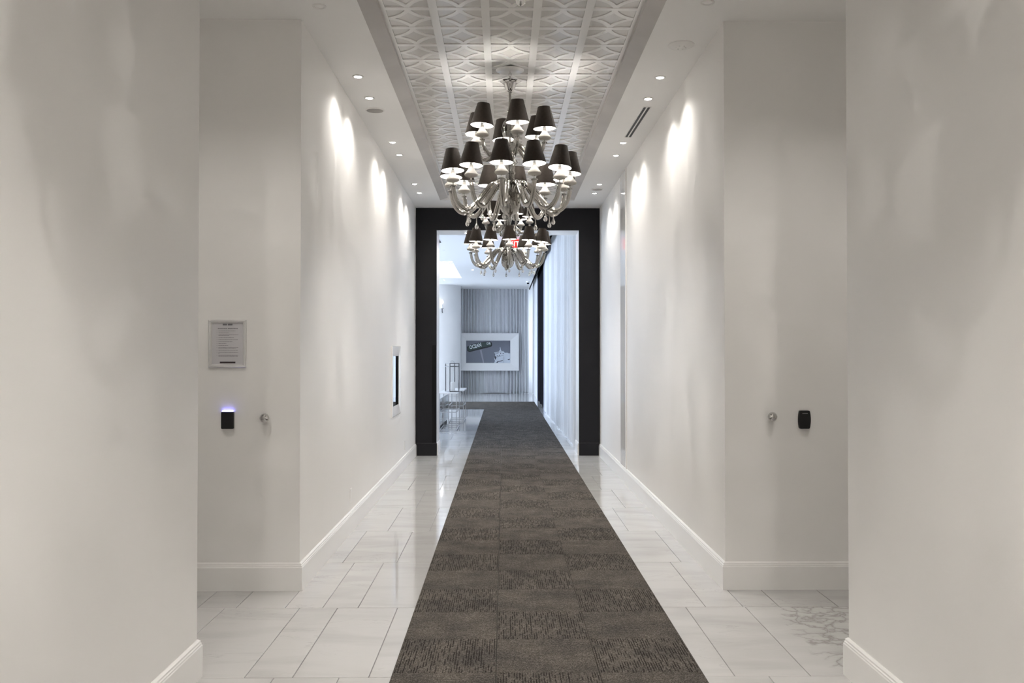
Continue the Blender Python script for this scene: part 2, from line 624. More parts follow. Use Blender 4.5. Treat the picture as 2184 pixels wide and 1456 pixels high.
# lounge ceiling with a raised tray and a curtain pocket along the windows
mb = MB()
mb.box(-6.3, 0.97, Y_ROOM, 22.7, FCEIL, FCEIL + .1)
mb.box(-1.33, 0.97, 22.7, 27.8, FCEIL, FCEIL + .1)
mb.box(-6.3, 0.97, 27.8, Y_END, FCEIL, FCEIL + .1)
mb.box(-6.3, -4.5, 22.7, 27.8, FCEIL, FCEIL + .1)
mb.box(-4.6, -1.23, 22.6, 27.9, 4.45, 4.55)
mb.box(-1.325, -1.23, 22.6, 27.9, FCEIL + .05, 4.5)
mb.box(-4.6, -4.5, 22.6, 27.9, FCEIL + .09, 4.5)
mb.box(-4.5, -1.325, 22.6, 22.695, FCEIL + .05, 4.5)
mb.box(-4.5, -1.325, 27.805, 27.9, FCEIL + .05, 4.5)
mb.box(0.93, 0.97, Y_ROOM, Y_END, FCEIL, 4.3)
mb.box(0.93, 1.9, Y_ROOM, Y_END, 4.3, 4.4)
mb.box(-6.6, 1.9, Y_ROOM, Y_END + .2, 4.6, 4.7)
struct(mb.obj('ceiling_lounge', M['ceil']), 'white lounge ceiling with raised tray and curtain pocket')

# ---- lattice tray: backing, sloping taupe border, moulded panels
CELL = 1.66 / 5
LX0 = TX - 0.83
ROWS = int(round((TY1 - TY0 - 0.02) / CELL))
LY1 = TY1 - 0.01
LY0 = LY1 - ROWS * CELL
mb = MB()
mb.box(TL, TR, TY0 - .05, TY1, 3.695, 3.72)
tray = struct(mb.obj('ceiling_tray', M['lattice_back']), 'glossy white lattice ceiling tray with taupe sides')
for sx in (-1, 1):
    mb = MB()
    xo, xi = TX + sx * 0.932, TX + sx * 0.83
    mb.add([(xo, TY0, CEIL), (xo, TY1, CEIL), (xi, TY1, CEIL + .035), (xi, TY0, CEIL + .035),
            (xo, TY0, CEIL + .05), (xo, TY1, CEIL + .05), (xi, TY1, CEIL + .075), (xi, TY0, CEIL + .075)],
           [(0, 1, 2, 3), (4, 5, 6, 7), (0, 1, 5, 4), (2, 3, 7, 6), (0, 3, 7, 4), (1, 2, 6, 5)])
    mb.obj('tray_border', M['taupe'], tray)
mb = MB()
mb.box(TL, TR, TY1 - .01, TY1, CEIL, 3.71)
mb.obj('tray_end', M['gloss_white'], tray)


def lattice_mesh():
    """one square lattice cell seen from below: frame bars and four arcs centred on the corners"""
    mb = MB()
    h = CELL / 2
    z0, z1 = 0.0, 0.0085
    bx, by = 0.027, 0.021
    mb.box(-h, -h + bx, -h, h, z0, z1)
    mb.box(h - bx, h, -h, h, z0, z1)
    mb.box(-h + bx, h - bx, -h, -h + by, z0, z1)
    mb.box(-h + bx, h - bx, h - by, h, z0, z1)
    ax, ay = h - bx, h - by
    wd = 0.012
    bl = 0.55
    n = 9
    step = 0
    for sx in (-1, 1):
        for sy in (-1, 1):
            vs, fs = [], []
            step += 1
            zz0 = z0 + 0.0006 + 0.0003 * step
            for i in range(n + 1):
                a = math.pi / 2 * i / n
                for rr in (-wd, wd):
                    # between a quarter circle about the corner and a straight diagonal
                    q = i / n
                    cx_ = (1 - bl) * q + bl * math.sin(a)
                    cy_ = (1 - bl) * (1 - q) + bl * math.cos(a)
                    x = sx * (ax - (ax + rr * 1.2) * cx_ - rr * .25)
                    y = sy * (ay - (ay + rr * 1.2) * cy_ - rr * .25)
                    x = max(-ax, min(ax, x))
                    y = max(-ay, min(ay, y))
                    vs += [(x, y, zz0), (x, y, z1)]
            for i in range(n):
                p, q = i * 4, i * 4 + 4
                fs += [(p, p + 2, q + 2, q), (p, q, q + 1, p + 1), (p + 2, p + 3, q + 3, q + 2)]
            mb.add(vs, fs)
    return mb.mesh('lattice_panel', M['gloss_white'])


lm = lattice_mesh()
for r in range(ROWS):
    for c in range(5):
        link('lattice_panel', lm, tray, (LX0 + (c + .5) * CELL, LY1 - (r + .5) * CELL, 3.6872))

# ---- black portal surround
pt = link('trim_1', None)
struct(pt, 'wide matt black door surround with plinths')
py0, py1 = Y_PORT, 12.925
for (a, b_, nm) in ((XL + .004, -0.984, 'jamb'), (1.099, XR - .004, 'jamb')):
    mb = MB()
    mb.cbox(a, b_, py0 + .006, py1, .18, 3.295, .0)
    mb.obj('jamb', M['black_paint'], pt)
    mb = MB()
    mb.cbox(a, b_ + (.006 if a < 0 else 0), py0 - .012, py1, 0, .185, .008)
    mb.obj('plinth', M['black_paint'], pt)
mb = MB()
mb.box(XL + .004, XR - .004, py0 + .006, py1, 3.295, CEIL - .004)
mb.obj('header', M['black_paint'], pt)

# ---- baseboards: moulded profile swept along the walls
PROF = [(0, 0), (.020, 0), (.020, .145), (.017, .150), (.017, .156), (.013, .160), (.013, .168), (.004, .176), (0, .176)]


def baseboard(name, path, side, label=None, prof=PROF, mat='trim'):
    """path: xy points; the profile sticks out to the left (side=1) or right (side=-1) of the walking direction"""
    mb = MB()
    P = [Vector(p) for p in path]
    n = len(prof)
    vs = []
    for i, p in enumerate(P):
        d0 = (P[i] - P[i - 1]).normalized() if i > 0 else (P[1] - P[0]).normalized()
        d1 = (P[i + 1] - P[i]).normalized() if i < len(P) - 1 else d0
        n0, n1 = Vector((-d0.y, d0.x)) * side, Vector((-d1.y, d1.x)) * side
        m_ = (n0 + n1)
        m_ = m_ / max(1e-6, m_.dot(n0))
        for o, z in prof:
            vs.append((p.x + m_.x * o, p.y + m_.y * o, z))
    fs = []
    for i in range(len(P) - 1):
        for k in range(n):
            j = (k + 1) % n
            fs.append((i * n + k, i * n + j, (i + 1) * n + j, (i + 1) * n + k))
    fs += [tuple(range(n)), tuple((len(P) - 1) * n + k for k in range(n))]
    mb.add(vs, fs)
    return struct(mb.obj(name, M[mat]), label)


baseboard('baseboard_left', [(-3.45, Y_COL), (XL, Y_COL), (XL, Y_PORT - .014)], -1, 'tall white baseboard round the left column and wall')
baseboard('baseboard_right', [(3.65, Y_COL), (XR, Y_COL), (XR, Y_PORT - .014)], 1, 'tall white baseboard round the right column and wall')
baseboard('baseboard_near_left', [(NL, -3.2), (NL, Y_NEAR), (-3.45, Y_NEAR)], -1, 'white baseboard of the left foreground wall')
baseboard('baseboard_near_right', [(NR, -3.2), (NR, Y_NEAR), (3.65, Y_NEAR)], 1, 'white baseboard of the right foreground wall')
baseboard('baseboard_portal_left', [(-0.984, 12.93), (-0.984, Y_ROOM)], -1, 'white baseboard inside the doorway on the left')
baseboard('baseboard_portal_right', [(1.099, 12.93), (1.099, Y_ROOM)], 1, 'white baseboard inside the doorway on the right')

# ---- marble strip and slim trim let into the right wall
mb = MB()
mb.box(XR - .006, XR + .01, 10.10, 10.56, .176, CEIL)
o = struct(mb.obj('trim_2', M['marble_wall']), 'narrow grey veined marble strip in the right wall')
mb = MB()
mb.box(XR - .014, XR + .005, 10.055, 10.10, .176, CEIL)
mb.obj('edge_trim', M['trim'], o)

# ---- floor: grout bed, single tiles in rows, polished slab further off
mb = MB()
mb.box(-3.6, 3.8, -3.4, 12.925, -.12, -.0045)
mb.box(-6.6, 1.9, 12.925, Y_END + .2, -.12, -.0045)
floor = struct(mb.obj('floor', M['grout']), 'white marble floor of large rectangular tiles')
PITCH = 1.113
G = 0.0022


def tile(x0, x1, y0, y1, mat='marble', G=G):
    mb = MB()
    cx, cy = (x0 + x1) / 2, (y0 + y1) / 2
    dz = random.uniform(-.0004, .0004)
    mb.cbox(x0 + G - cx, x1 - G - cx, y0 + G - cy, y1 - G - cy, -.006, 0.0 + dz, .0012)
    return mb.obj('tile', M[mat], floor, loc=(cx, cy, 0))


CL, CR = -0.52, 0.93            # carpet edges
rows = {  # seam positions read from the photograph, by row (0 starts at y = 4.10)
    0: ([-1.64, -1.199, -0.977, -0.625], [1.073, 1.425, 2.04]),
    1: ([-1.803, -1.576, -1.287, -1.066, -0.858], [1.192, 1.414, 1.628]),
    2: ([-1.152, -0.765], [1.272]),
    3: ([-0.977, -0.625], [1.05]),
    4: ([-0.849], [1.177]),
    5: ([-1.05, -0.70], [1.07]),
    6: ([-0.92], [1.20]),
    7: ([-1.02, -0.72], [1.12]),
}
WID = [.22, .30, .35, .44, .60]
for r in range(-3, 12):
    y0 = 4.10 + r * PITCH
    y1 = y0 + PITCH
    if y1 <= Y_NEAR + .01:
        lim = (NL, NR)
    elif r in (0, 1):
        lim = (-3.45, 3.65)
    elif y0 < Y_PORT - .2:
        lim = (XL, XR)
    else:
        lim = (-2.6, 1.6)
    rng = random.Random(100 + r)
    sl, sr = rows.get(r, ([], []))
    left = sorted(x for x in sl if lim[0] < x < CL)
    if not left:
        left = [CL - .12 - rng.random() * .3]
    x = left[0]
    while x - lim[0] > .65:
        x -= rng.choice(WID)
        left.insert(0, x)
    left = [lim[0]] + [q for q in left if q > lim[0] + .04] + [CL + .05]
    right = sorted(x for x in sr if CR < x < lim[1])
    if not right:
        right = [CR + .12 + rng.random() * .3]
    x = right[-1]
    while lim[1] - x > .65:
        x += rng.choice(WID)
        right.append(x)
    right = [CR - .05] + [q for q in right if q < lim[1] - .04] + [lim[1]]
    for seq in (left, right):
        for a, b_ in zip(seq, seq[1:]):
            parts = [(y0, y1)]
            if r == 1:      # the columns stand on this row
                if b_ <= XL + .02 or a >= XR - .02:
                    parts = [(y0, Y_COL)]
            # a few half tiles
            if len(parts) == 1 and parts[0][1] - parts[0][0] > 1 and rng.random() < .15 and r > 2:
                ym = (y0 + y1) / 2
                parts = [(y0, ym), (ym, y1)]
            mat = 'marble_breccia' if (r == 0 and 1.4 < a < 1.45) else 'marble'
            for (ya, yb) in parts:
                tile(a, b_, ya, yb, mat, G if y0 < Y_PORT else .0007)
yf = 4.10 + 12 * PITCH
mb = MB()
mb.box(-6.0, 1.6, yf + G, Y_END, -.006, 0)
mb.obj('far_floor_slab', M['marble_far'], floor)
mb = MB()
mb.box(-6.0, -2.6 - G, Y_ROOM, yf, -.006, 0)
mb.obj('far_floor_slab', M['marble_far'], floor)

# ================================================================= OBJECTS
# ---- carpet runner of quarter-turned carpet tiles
carpet = thing('carpet_runner', 'long dark grey brown runner of square carpet tiles down the corridor', 'carpet', (0, 0, 0))
CT = (CR - CL) / 3


def carpet_tile_mesh(wx, wy, mat):
    mb = MB()
    mb.cbox(-wx / 2 + .0006, wx / 2 - .0006, -wy / 2 + .0006, wy / 2 - .0006, .0008, .0085, .002)
    return mb.mesh('carpet_tile', M[mat])


ctm = carpet_tile_mesh(CT, CT, 'carpet')
ctf = carpet_tile_mesh(CT, CT, 'carpet_turned')
yc = 5.10 - 14 * CT
row = 0
while yc < 13.4:
    for c in range(3):
        o = link('carpet_tile', ctm if (row + c) % 2 == 0 else ctf, carpet, (CL + (c + .5) * CT, yc + CT / 2, 0))
        # striped tile when the pile runs along the corridor, else turned by a quarter
        o.rotation_euler.z = 0 if (row + c) % 2 == 0 else R(90)
    yc += CT
    row += 1
mb = MB()
mb.cbox(CL, CR, yc, 26.9, .0008, .0085, .002)
mb.obj('far_runner', M['carpet'], carpet)
mb = MB()
mb.cbox(-5.5, CL, 23.5, 26.9, .0008, .0085, .002)
mb.obj('cross_runner', M['carpet'], carpet)

# ---- chandelier
SH_H, SH_B, SH_T = .165, .087, .047


def shade_mesh(hole):
    mb = MB()
    t = .0025
    n = 28
    mb.lathe([(SH_B, 0), (SH_B + .0008, .003), (SH_T, SH_H), (SH_T - t, SH_H)], n, mi=0)
    mb.lathe([(SH_T - t, SH_H), (SH_B - t, 0), (SH_B, 0)], n, mi=1)
    mb.lathe([(SH_T - t, SH_H - .004), (hole, SH_H - .004)], n, mi=1)  # cap added inside the top to hold back light on the ceiling
    # vertical seam
    mb.tube([(SH_B * .998, 0, .002), (SH_T * 1.0, 0, SH_H)], .0018, 5, 0)
    return mb.mesh('lamp_shade', [M['shade_out'], M['shade_in']], True)


def cup_mesh():
    mb = MB()
    mb.lathe([(.004, -.085), (.018, -.088), (.046, -.078), (.0505, -.068), (.047, -.060), (.034, -.045), (.022, -.026),
              (.0145, -.010), (.0145, .004)], 20, cap1=True)
    return mb.mesh('candle_cup', M['cup_glass'], True)


def socket_mesh():
    mb = MB()
    mb.lathe([(.011, 0), (.011, .016), (.0095, .018), (.0095, .05)], 12, cap0=True, cap1=True)
    return mb.mesh('socket', M['black_plastic'], True)


def drop_mesh():
    mb = MB()
    mb.lathe([(.0015, 0), (.0030, -.006), (.0028, -.03), (.0045, -.05), (.009, -.064), (.0145, -.076), (.0155, -.084), (.013, -.093),
              (.007, -.099), (.001, -.101)], 14)
    return mb.mesh('crystal_drop', M['crystal'], True)


def arm_mesh(pts, rad, tip):
    mb = MB()
    path = catmull([(r, 0, z) for r, z in pts], 5)
    n = len(path)
    rads = [rad * (0.8 + 0.35 * math.sin(math.pi * min(1, i / (n - 1) * 1.15))) for i in range(n)]
    mb.tube(path, rads, 12, 0)
    e = pts[-1]
    # collar ring at the tip and the thin rod that carries the cup
    mb.lathe([(rad * 1.25, 0), (rad * 1.3, .006), (rad * .9, .010)], 14, (e[0], 0, e[1] - .004), 0, True, True)
    mb.tube([(e[0], 0, e[1]), (e[0], 0, tip)], .005, 8, 1)
    return mb.mesh('arm', [M['arm_glass'], M['chrome']], True)


LOW = [(.045, 2.69), (.060, 2.765), (.105, 2.80), (.165, 2.77), (.235, 2.685), (.315, 2.60), (.385, 2.595), (.440, 2.655), (.465, 2.755)]
UPP = [(.036, 3.02), (.050, 3.085), (.080, 3.095), (.120, 3.06), (.165, 3.015), (.215, 3.005), (.258, 3.045), (.278, 3.105)]
shade_m, shade_u, cup_m, socket_m, drop_m = shade_mesh(.022), shade_mesh(.005), cup_mesh(), socket_mesh(), drop_mesh()
low_m, upp_m = arm_mesh(LOW, .0205, 2.79), arm_mesh(UPP, .0165, 3.13)


def bulb_light():
    d = bpy.data.lights.new('bulb', 'POINT')
    d.energy = BULB
    d.color = WARM
    d.shadow_soft_size = .018
    return d


bulb_d = bulb_light()


def chandelier(y, label, rot=0.0, seed=1):
    rng = random.Random(seed)
    t = thing('chandelier', label, 'chandelier', (TX, y, 0), (0, 0, rot), 'chandeliers hung along the ceiling tray')
    # ceiling plate, chain, suspension cup
    mb = MB()
    mb.lathe([(.105, 3.688), (.110, 3.684), (.106, 3.681), (.02, 3.680), (.001, 3.680)], 32)
    mb.obj('ceiling_plate', M['gloss_white'], t, True)
    mb = MB()
    for k in range(4):
        zc = 3.670 - k * .018
        loop = [(.011 * math.cos(a) * (1 if k % 2 else 0), .011 * math.cos(a) * (0 if k % 2 else 1), zc + .015 * math.sin(a))
                for a in [2 * math.pi * i / 14 for i in range(15)]]
        mb.tube(loop, .0026, 6, caps=False)
    mb.obj('chain', M['chrome'], t, True)
    mb = MB()
    n = 24
    prof = [(.074, 3.600), (.066, 3.590), (.052, 3.585), (.047, 3.572), (.036, 3.540), (.020, 3.514), (.012, 3.510)]
    b0 = len(mb.v)
    mb.lathe(prof, n)
    for i, v in enumerate(mb.v):          # fluted rim
        k = i // n
        if k < 3:
            s_ = 1 + .09 * math.cos(8 * 2 * math.pi * (i % n) / n)
            mb.v[i] = (v[0] * s_, v[1] * s_, v[2])
    mb.lathe([(.012, 3.510), (.010, 3.590), (.003, 3.605)], 12)
    mb.obj('suspension_cup', M['chrome'], t, True)
    mb = MB()
    mb.lathe([(.0105, 3.512), (.0105, 3.42), (.013, 3.40), (.020, 3.375), (.021, 3.360), (.013, 3.335), (.012, 3.320)], 16)
    mb.obj('stem', M['arm_glass'], t, True)
    mb = MB()
    mb.lathe([(.012, 3.322), (.028, 3.31), (.056, 3.275), (.066, 3.23), (.060, 3.19), (.044, 3.13), (.030, 3.08)], 20)
    mb.obj('glass_vase', M['clear_glass'], t, True)
    mb = MB()
    mb.lathe([(.020, 3.09), (.042, 3.085), (.046, 3.06), (.040, 3.03), (.046, 3.01), (.030, 2.995)], 20)
    mb.obj('upper_hub', M['chrome'], t, True)
    mb = MB()
    mb.lathe([(.030, 2.998), (.056, 2.985), (.060, 2.965), (.036, 2.945), (.034, 2.90), (.042, 2.892), (.042, 2.884), (.034, 2.876),
              (.034, 2.845), (.044, 2.836), (.044, 2.826), (.034, 2.818), (.034, 2.79)], 20)
    mb.obj('glass_column', M['clear_glass'], t, True)
    mb = MB()
    mb.tube([(0, 0, 3.5), (0, 0, 2.6)], .007, 8)
    mb.obj('centre_rod', M['chrome'], t, True)
    mb = MB()
    mb.lathe([(.034, 2.792), (.052, 2.785), (.058, 2.755), (.054, 2.72), (.060, 2.69), (.05, 2.675)], 20)
    mb.obj('lower_hub', M['chrome'], t, True)
    mb = MB()
    n = 36
    mb.lathe([(.056, 2.775), (.066, 2.745), (.076, 2.705), (.080, 2.665), (.077, 2.625), (.062, 2.59), (.040, 2.570), (.018, 2.560),
              (.014, 2.552), (.001, 2.545)], n)
    for i, v in enumerate(mb.v):          # ribbed bowl
        s_ = 1 + .035 * math.cos(12 * 2 * math.pi * (i % n) / n)
        mb.v[i] = (v[0] * s_, v[1] * s_, v[2])
    mb.obj('bowl', M['arm_glass'], t, True)
    tiers = [(12, 8, low_m, .465, 2.87, True), (6, 19, upp_m, .278, 3.21, False)]
    for cnt, a0, me, rad, zb, low in tiers:
        for k in range(cnt):
            a = R(-(a0 + k * 360 / cnt))
            arm = link('arm', me, t, (0, 0, 0), (0, 0, a))
            link('candle_cup', cup_m, arm, (rad, 0, zb + .0))
            link('socket', socket_m, arm, (rad, 0, zb + .002))
            sh = link('lamp_shade', shade_m if low else shade_u, arm, (rad + rng.uniform(-.004, .004), 0, zb),
                      (R(rng.uniform(-4, 4)), R(rng.uniform(-5, 3)), rng.uniform(0, 6.28)))
            lo = link('bulb', bulb_d, arm, (rad, 0, zb + .085))
            if low:
                link('crystal_drop', drop_m, arm, (.335, 0, 2.583))
    return t


ch1 = chandelier(6.80, 'nearest fully visible chandelier with dark brown shades and glass arms', 0, 3)
ch2 = chandelier(11.10, 'smaller looking chandelier farther off, hanging just before the black doorway', R(11), 5)
ch0 = chandelier(2.15, 'chandelier above the top edge, only one glass drop showing', R(-52), 9)

# ---- recessed downlights
def ring_mesh(r, inner, dz, depth):
    mb = MB()
    mb.lathe([(r, 0), (r, -.003), (r - .004, -dz), (inner + .002, -dz), (inner, -.001), (inner * .88, depth)], 28)
    return mb.mesh('trim_ring', M['trim'], True)


ring_m = ring_mesh(.043, .029, .005, .03)
mbl = MB()
mbl.lathe([(.0265, .0), (.025, -.004), (.016, -.0085), (.001, -.010)], 24)
lens_m = mbl.mesh('lens', M['lamp'], True)
mbd = MB()
mbd.lathe([(.026, .03), (.001, .03)], 20)
dark_lens_m = mbd.mesh('lens', M['grille_dark'], True)
spot_d = bpy.data.lights.new('beam', 'SPOT')
spot_d.energy, spot_d.color = SPOT, WARM
spot_d.spot_size, spot_d.spot_blend = R(9.5), 1.0
spot_d.shadow_soft_size = .012
flood_d = bpy.data.lights.new('spill', 'SPOT')
flood_d.energy, flood_d.color = FLOOD, WARM
flood_d.spot_size, flood_d.spot_blend = R(152), 0.6
flood_d.shadow_soft_size = .03
near_d = flood_d.copy()
near_d.energy = FLOOD_NEAR
near_d.spot_size, near_d.spot_blend = R(174), 0.25
pass_d = flood_d.copy()
pass_d.energy = FLOOD_PASS
pass_d.spot_size, pass_d.spot_blend = R(132), 0.9


def downlight(x, y, z, label, side=0, lit=True, group='recessed ceiling downlights', beam=True, spill=None):
    t = thing('recessed_downlight', label, 'downlight', (x, y, z), (0, 0, 0), group)
    link('trim_ring', ring_m, t, (0, 0, -.0005))
    link('lens', lens_m if lit else dark_lens_m, t, (0, 0, -.001 if lit else -.028))
    if lit:
        if beam:
            for tilt in (9.5, 16.5):
                link('beam', spot_d, t, (0, 0, -.016), (0, R(-tilt) * side, 0))
        link('spill', spill or flood_d, t, (0, 0, -.016), (0, R(24) * side, 0))
    return t


ords = ['first', 'second', 'third', 'fourth', 'fifth', 'sixth']
for i, yy in enumerate([6.75, 7.32, 8.86, 9.43, 11.05, 11.67]):
    downlight(-1.12, yy, CEIL, 'lit downlight over the left wall, %s of six counting into the corridor' % ords[i], -1)
    downlight(1.203, yy, CEIL, 'lit downlight over the right wall, %s of six counting into the corridor' % ords[i], 1)
downlight(-1.13, 5.38, CEIL, 'unlit recessed fixture at the top edge above the left column', -1, False)
downlight(1.235, 5.30, CEIL, 'unlit recessed fixture at the top edge above the right column', 1, False)
for x, yy, w_ in ((-1.2, 0.6, 'left, overhead'), (1.3, 0.6, 'right, overhead'), (-1.2, -1.4, 'left, farther back'), (1.3, -1.4, 'right, farther back')):  # unseen lamps added to light the foreground walls
    downlight(x, yy, CEIL, 'added fill downlight outside the picture near the viewpoint, %s' % w_, 0, True, 'added fill downlights near the viewpoint', beam=False, spill=near_d)
for x, s_ in ((-1.75, 'left'), (1.87, 'right')):
    downlight(x, 4.35, CEIL, 'downlight inside the %s cross passage' % s_, 0, True, beam=False, spill=pass_d)
downlight(-0.56, 13.18, 3.295, 'lit downlight in the underside of the black doorway header', 0, True, beam=False)
downlight(0.68, 13.18, 3.295, 'unlit downlight in the underside of the doorway header, right half', 0, False)
downlight(-1.38, 20.2, FCEIL, 'dark ceiling fixture in the lounge just inside the doorway', 0, False)
lounge_fill_d = flood_d.copy()
lounge_fill_d.energy, lounge_fill_d.color = 240.0, (.80, .90, 1.0)  # light added at a dark fixture to brighten the picture and drape
lounge_fill_d.spot_size, lounge_fill_d.spot_blend = R(120), 0.9
o = downlight(-.885, 25.0, FCEIL, 'small lounge ceiling fixture with a light added for the picture and drape', 0, True, beam=False, spill=lounge_fill_d)
[c for c in o.children if c.type == 'LIGHT'][0].rotation_euler = (R(30), 0, 0)
downlight(-1.93, 28.5, FCEIL, 'small lit downlight near the round lounge column', 0, True, beam=False)

# ---- round ceiling speakers / cover plates
def disc(name, x, y, z, r, label, cat, domed=False):
    t = thing(name, label, cat, (x, y, z))
    mb = MB()
    mb.lathe([(r, 0), (r, -.004), (r - .008, -.008), (r - .012, -.007)], 32)
    mb.obj('rim', M['trim'], t, True)
    mb = MB()
    if domed:
        mb.lathe([(r - .012, -.007), (r * .6, -.014), (r * .3, -.017), (.001, -.018)], 28)
        for k in range(6):
            a = k * math.pi / 3
            mb.box(r * .35 * math.cos(a) - .004, r * .35 * math.cos(a) + .004, r * .35 * math.sin(a) - .004, r * .35 * math.sin(a) + .004, -.022, -.014)
        mb.obj('cover', M['trim'], t, True)
    else:
        mb.lathe([(r - .012, -.0065), (r * .5, -.0075), (.001, -.008)], 28)
        mb.obj('grille', simple('speaker_grille', (0.42, 0.40, 0.385), 0.7, bump=.4, bscale=900, var=.05, vscale=400), t, True)
    return t


disc('ceiling_speaker', -1.127, 7.69, CEIL, .085, 'round beige ceiling speaker beside the second left downlight', 'speaker')
disc('smoke_detector', 1.222, 6.04, CEIL, .092, 'round white ceiling cover nearest the right column', 'detector', True)
disc('ceiling_speaker', 1.21, 11.4, CEIL, .08, 'round ceiling disc between the last two right downlights', 'speaker')

# ---- linear slot diffuser
t = thing('slot_diffuser', 'linear air diffuser with two black slots in the right ceiling', 'air vent', (1.228, 8.10, CEIL), (0, 0, R(.9)))
mb = MB()
for x0, x1 in ((-.036, -.029), (-.006, .006), (.029, .036)):
    mb.box(x0, x1, -.53, .53, -.004, .001)
mb.box(-.036, .036, -.537, -.53, -.004, .001)
mb.box(-.036, .036, .53, .537, -.004, .001)
mb.obj('frame', M['trim'], t)
for x0, x1 in ((-.029, -.006), (.006, .029)):
    mb = MB()
    mb.box(x0, x1, -.53, .53, -.0015, .0005)
    mb.obj('slot', M['grille_dark'], t)

# ---- notice frame on the left column
t = thing('notice_frame', 'silver snap frame with a printed notice sheet on the left column', 'frame', (-1.75, Y_COL, 1.5568))
W2, H2 = .119, .152
mb = MB()
bw = .022
def frame_profile(mb, W2, H2, bw, d, lip):
    # rounded aluminium snap-frame: four mitred rails, outer edge low, crest in the middle
    offs = [(0, 0), (0, -d * .6), (bw * .3, -d), (bw * .7, -d * .9), (bw, -lip), (bw, 0)]
    n = len(offs)
    vs = []
    for sx, sz in ((-1, -1), (1, -1), (1, 1), (-1, 1)):
        for o, y in offs:
            vs.append((sx * (W2 - o), y, sz * (H2 - o)))
    fs = []
    for i in range(4):
        j = (i + 1) % 4
        for k in range(n - 1):
            fs.append((i * n + k, j * n + k, j * n + k + 1, i * n + k + 1))
    mb.add(vs, fs)
frame_profile(mb, W2, H2, bw, .014, .005)
mb.obj('rail', M['alu'], t)
mb = MB()
mb.box(-W2 + bw - .002, W2 - bw + .002, -.004, -.001, -H2 + bw - .002, H2 - bw + .002)
mb.obj('notice_sheet', M['paper'], t)
mb = MB()
rng = random.Random(4)
def line(z, x0, x1, hgt=.0011):
    x = x0
    while x < x1:
        wdt = rng.uniform(.004, .014)
        mb.box(x, min(x + wdt, x1), -.0045, -.0038, z - hgt, z + hgt)
        x += wdt + .002
line(.0966, -.060, -.003, .0022)
line(.0966, .003, .066, .0022)
z = .082
for ln_, two in ((.05, 0), (.01, 0), (.068, .01), (.040, 0), (.068, 0), (.032, 0), (-.006, 0), (.006, 0), (.068, .055), (.068, .0), (.068, -.05), (.068, .066)):
    line(z, -.056, ln_)
    mb.box(-.067, -.064, -.0045, -.0038, z - .001, z + .001)
    if two:
        z -= .0062
        line(z, -.056, two)
    z -= .0124
mb.box(-.03, -.003, -.0045, -.0038, .116, .126)
mb.box(.003, .032, -.0045, -.0038, .116, .126)
mb.obj('printed_lines', M['ink'], t)
mb = MB()
mb.box(-.047, .051, -.0045, -.0038, -.124, -.1135)
mb.obj('printed_band', M['ink_black'], t)

# ---- card readers
def rounded_slab(mb, w2, h2, d, r, barrel=0.0, n=5, mi=0):
    pts = []
    for cx, cz, a0 in ((w2 - r, h2 - r, 0), (-w2 + r, h2 - r, 90), (-w2 + r, -h2 + r, 180), (w2 - r, -h2 + r, 270)):
        for k in range(n + 1):
            a = R(a0 + 90 * k / n)
            pts.append((cx + r * math.cos(a), cz + r * math.sin(a)))
        if barrel and a0 in (90, 270):
            sx = -1 if a0 == 90 else 1
            for q in (.66, .33, 0, -.33, -.66):
                qq = q if a0 == 90 else -q
                pts.append((sx * (w2 + barrel * (1 - q * q)), qq * (h2 - r)))
    N = len(pts)
    vs = [(x, 0, z) for x, z in pts] + [(x, -d + .003, z) for x, z in pts] + [(x * .95, -d, z * .96) for x, z in pts]
    fs = [tuple(range(N)), tuple(range(2 * N, 3 * N))]
    for k in range(2):
        for i in range(N):
            j = (i + 1) % N
            fs.append((k * N + i, k * N + j, (k + 1) * N + j, (k + 1) * N + i))
    mb.add(vs, fs, mi)


t = thing('card_reader', 'black card reader with a blue lit top edge on the left column', 'card reader', (-1.744, Y_COL, 1.0745))
mb = MB()
rounded_slab(mb, .0385, .054, .024, .006)
mb.obj('body', M['black_plastic'], t)
mb = MB()
mb.cbox(-.034, .034, -.020, -.004, .0535, .0615, .002)
mb.obj('light_bar', M['blue_led'], t)
t = thing('card_reader', 'black barrel shaped card reader on the right column beside the chrome knob', 'card reader', (1.909, Y_COL, 1.0755))
mb = MB()
rounded_slab(mb, .033, .057, .026, .009, .005)
mb.obj('body', M['black_plastic'], t)
mb = MB()
mb.box(-.017, .017, -.0268, -.0255, .0385, .0415)
mb.obj('indicator_strip', simple('grey_strip', (.25, .25, .25), .4, var=.02), t)


def chrome_knob(x, z, label):
    t = thing('door_bumper', label, 'knob', (x, Y_COL, z), (R(90), 0, 0))
    mb = MB()
    mb.lathe([(.013, 0), (.014, .003), (.009, .006), (.0085, .022)], 20, cap0=True)
    mb.obj('stem', M['chrome'], t, True)
    mb = MB()
    prof = [(.0085, .020), (.020, .021), (.027, .026), (.030, .034), (.0285, .043), (.022, .052), (.012, .057), (.001, .0585)]
    mb.lathe(prof, 28)
    mb.obj('dome', M['chrome'], t, True)


chrome_knob(-1.506, 1.089, 'round chrome knob right of the black reader on the left column')
chrome_knob(1.699, 1.095, 'round chrome knob left of the barrel reader on the right column')

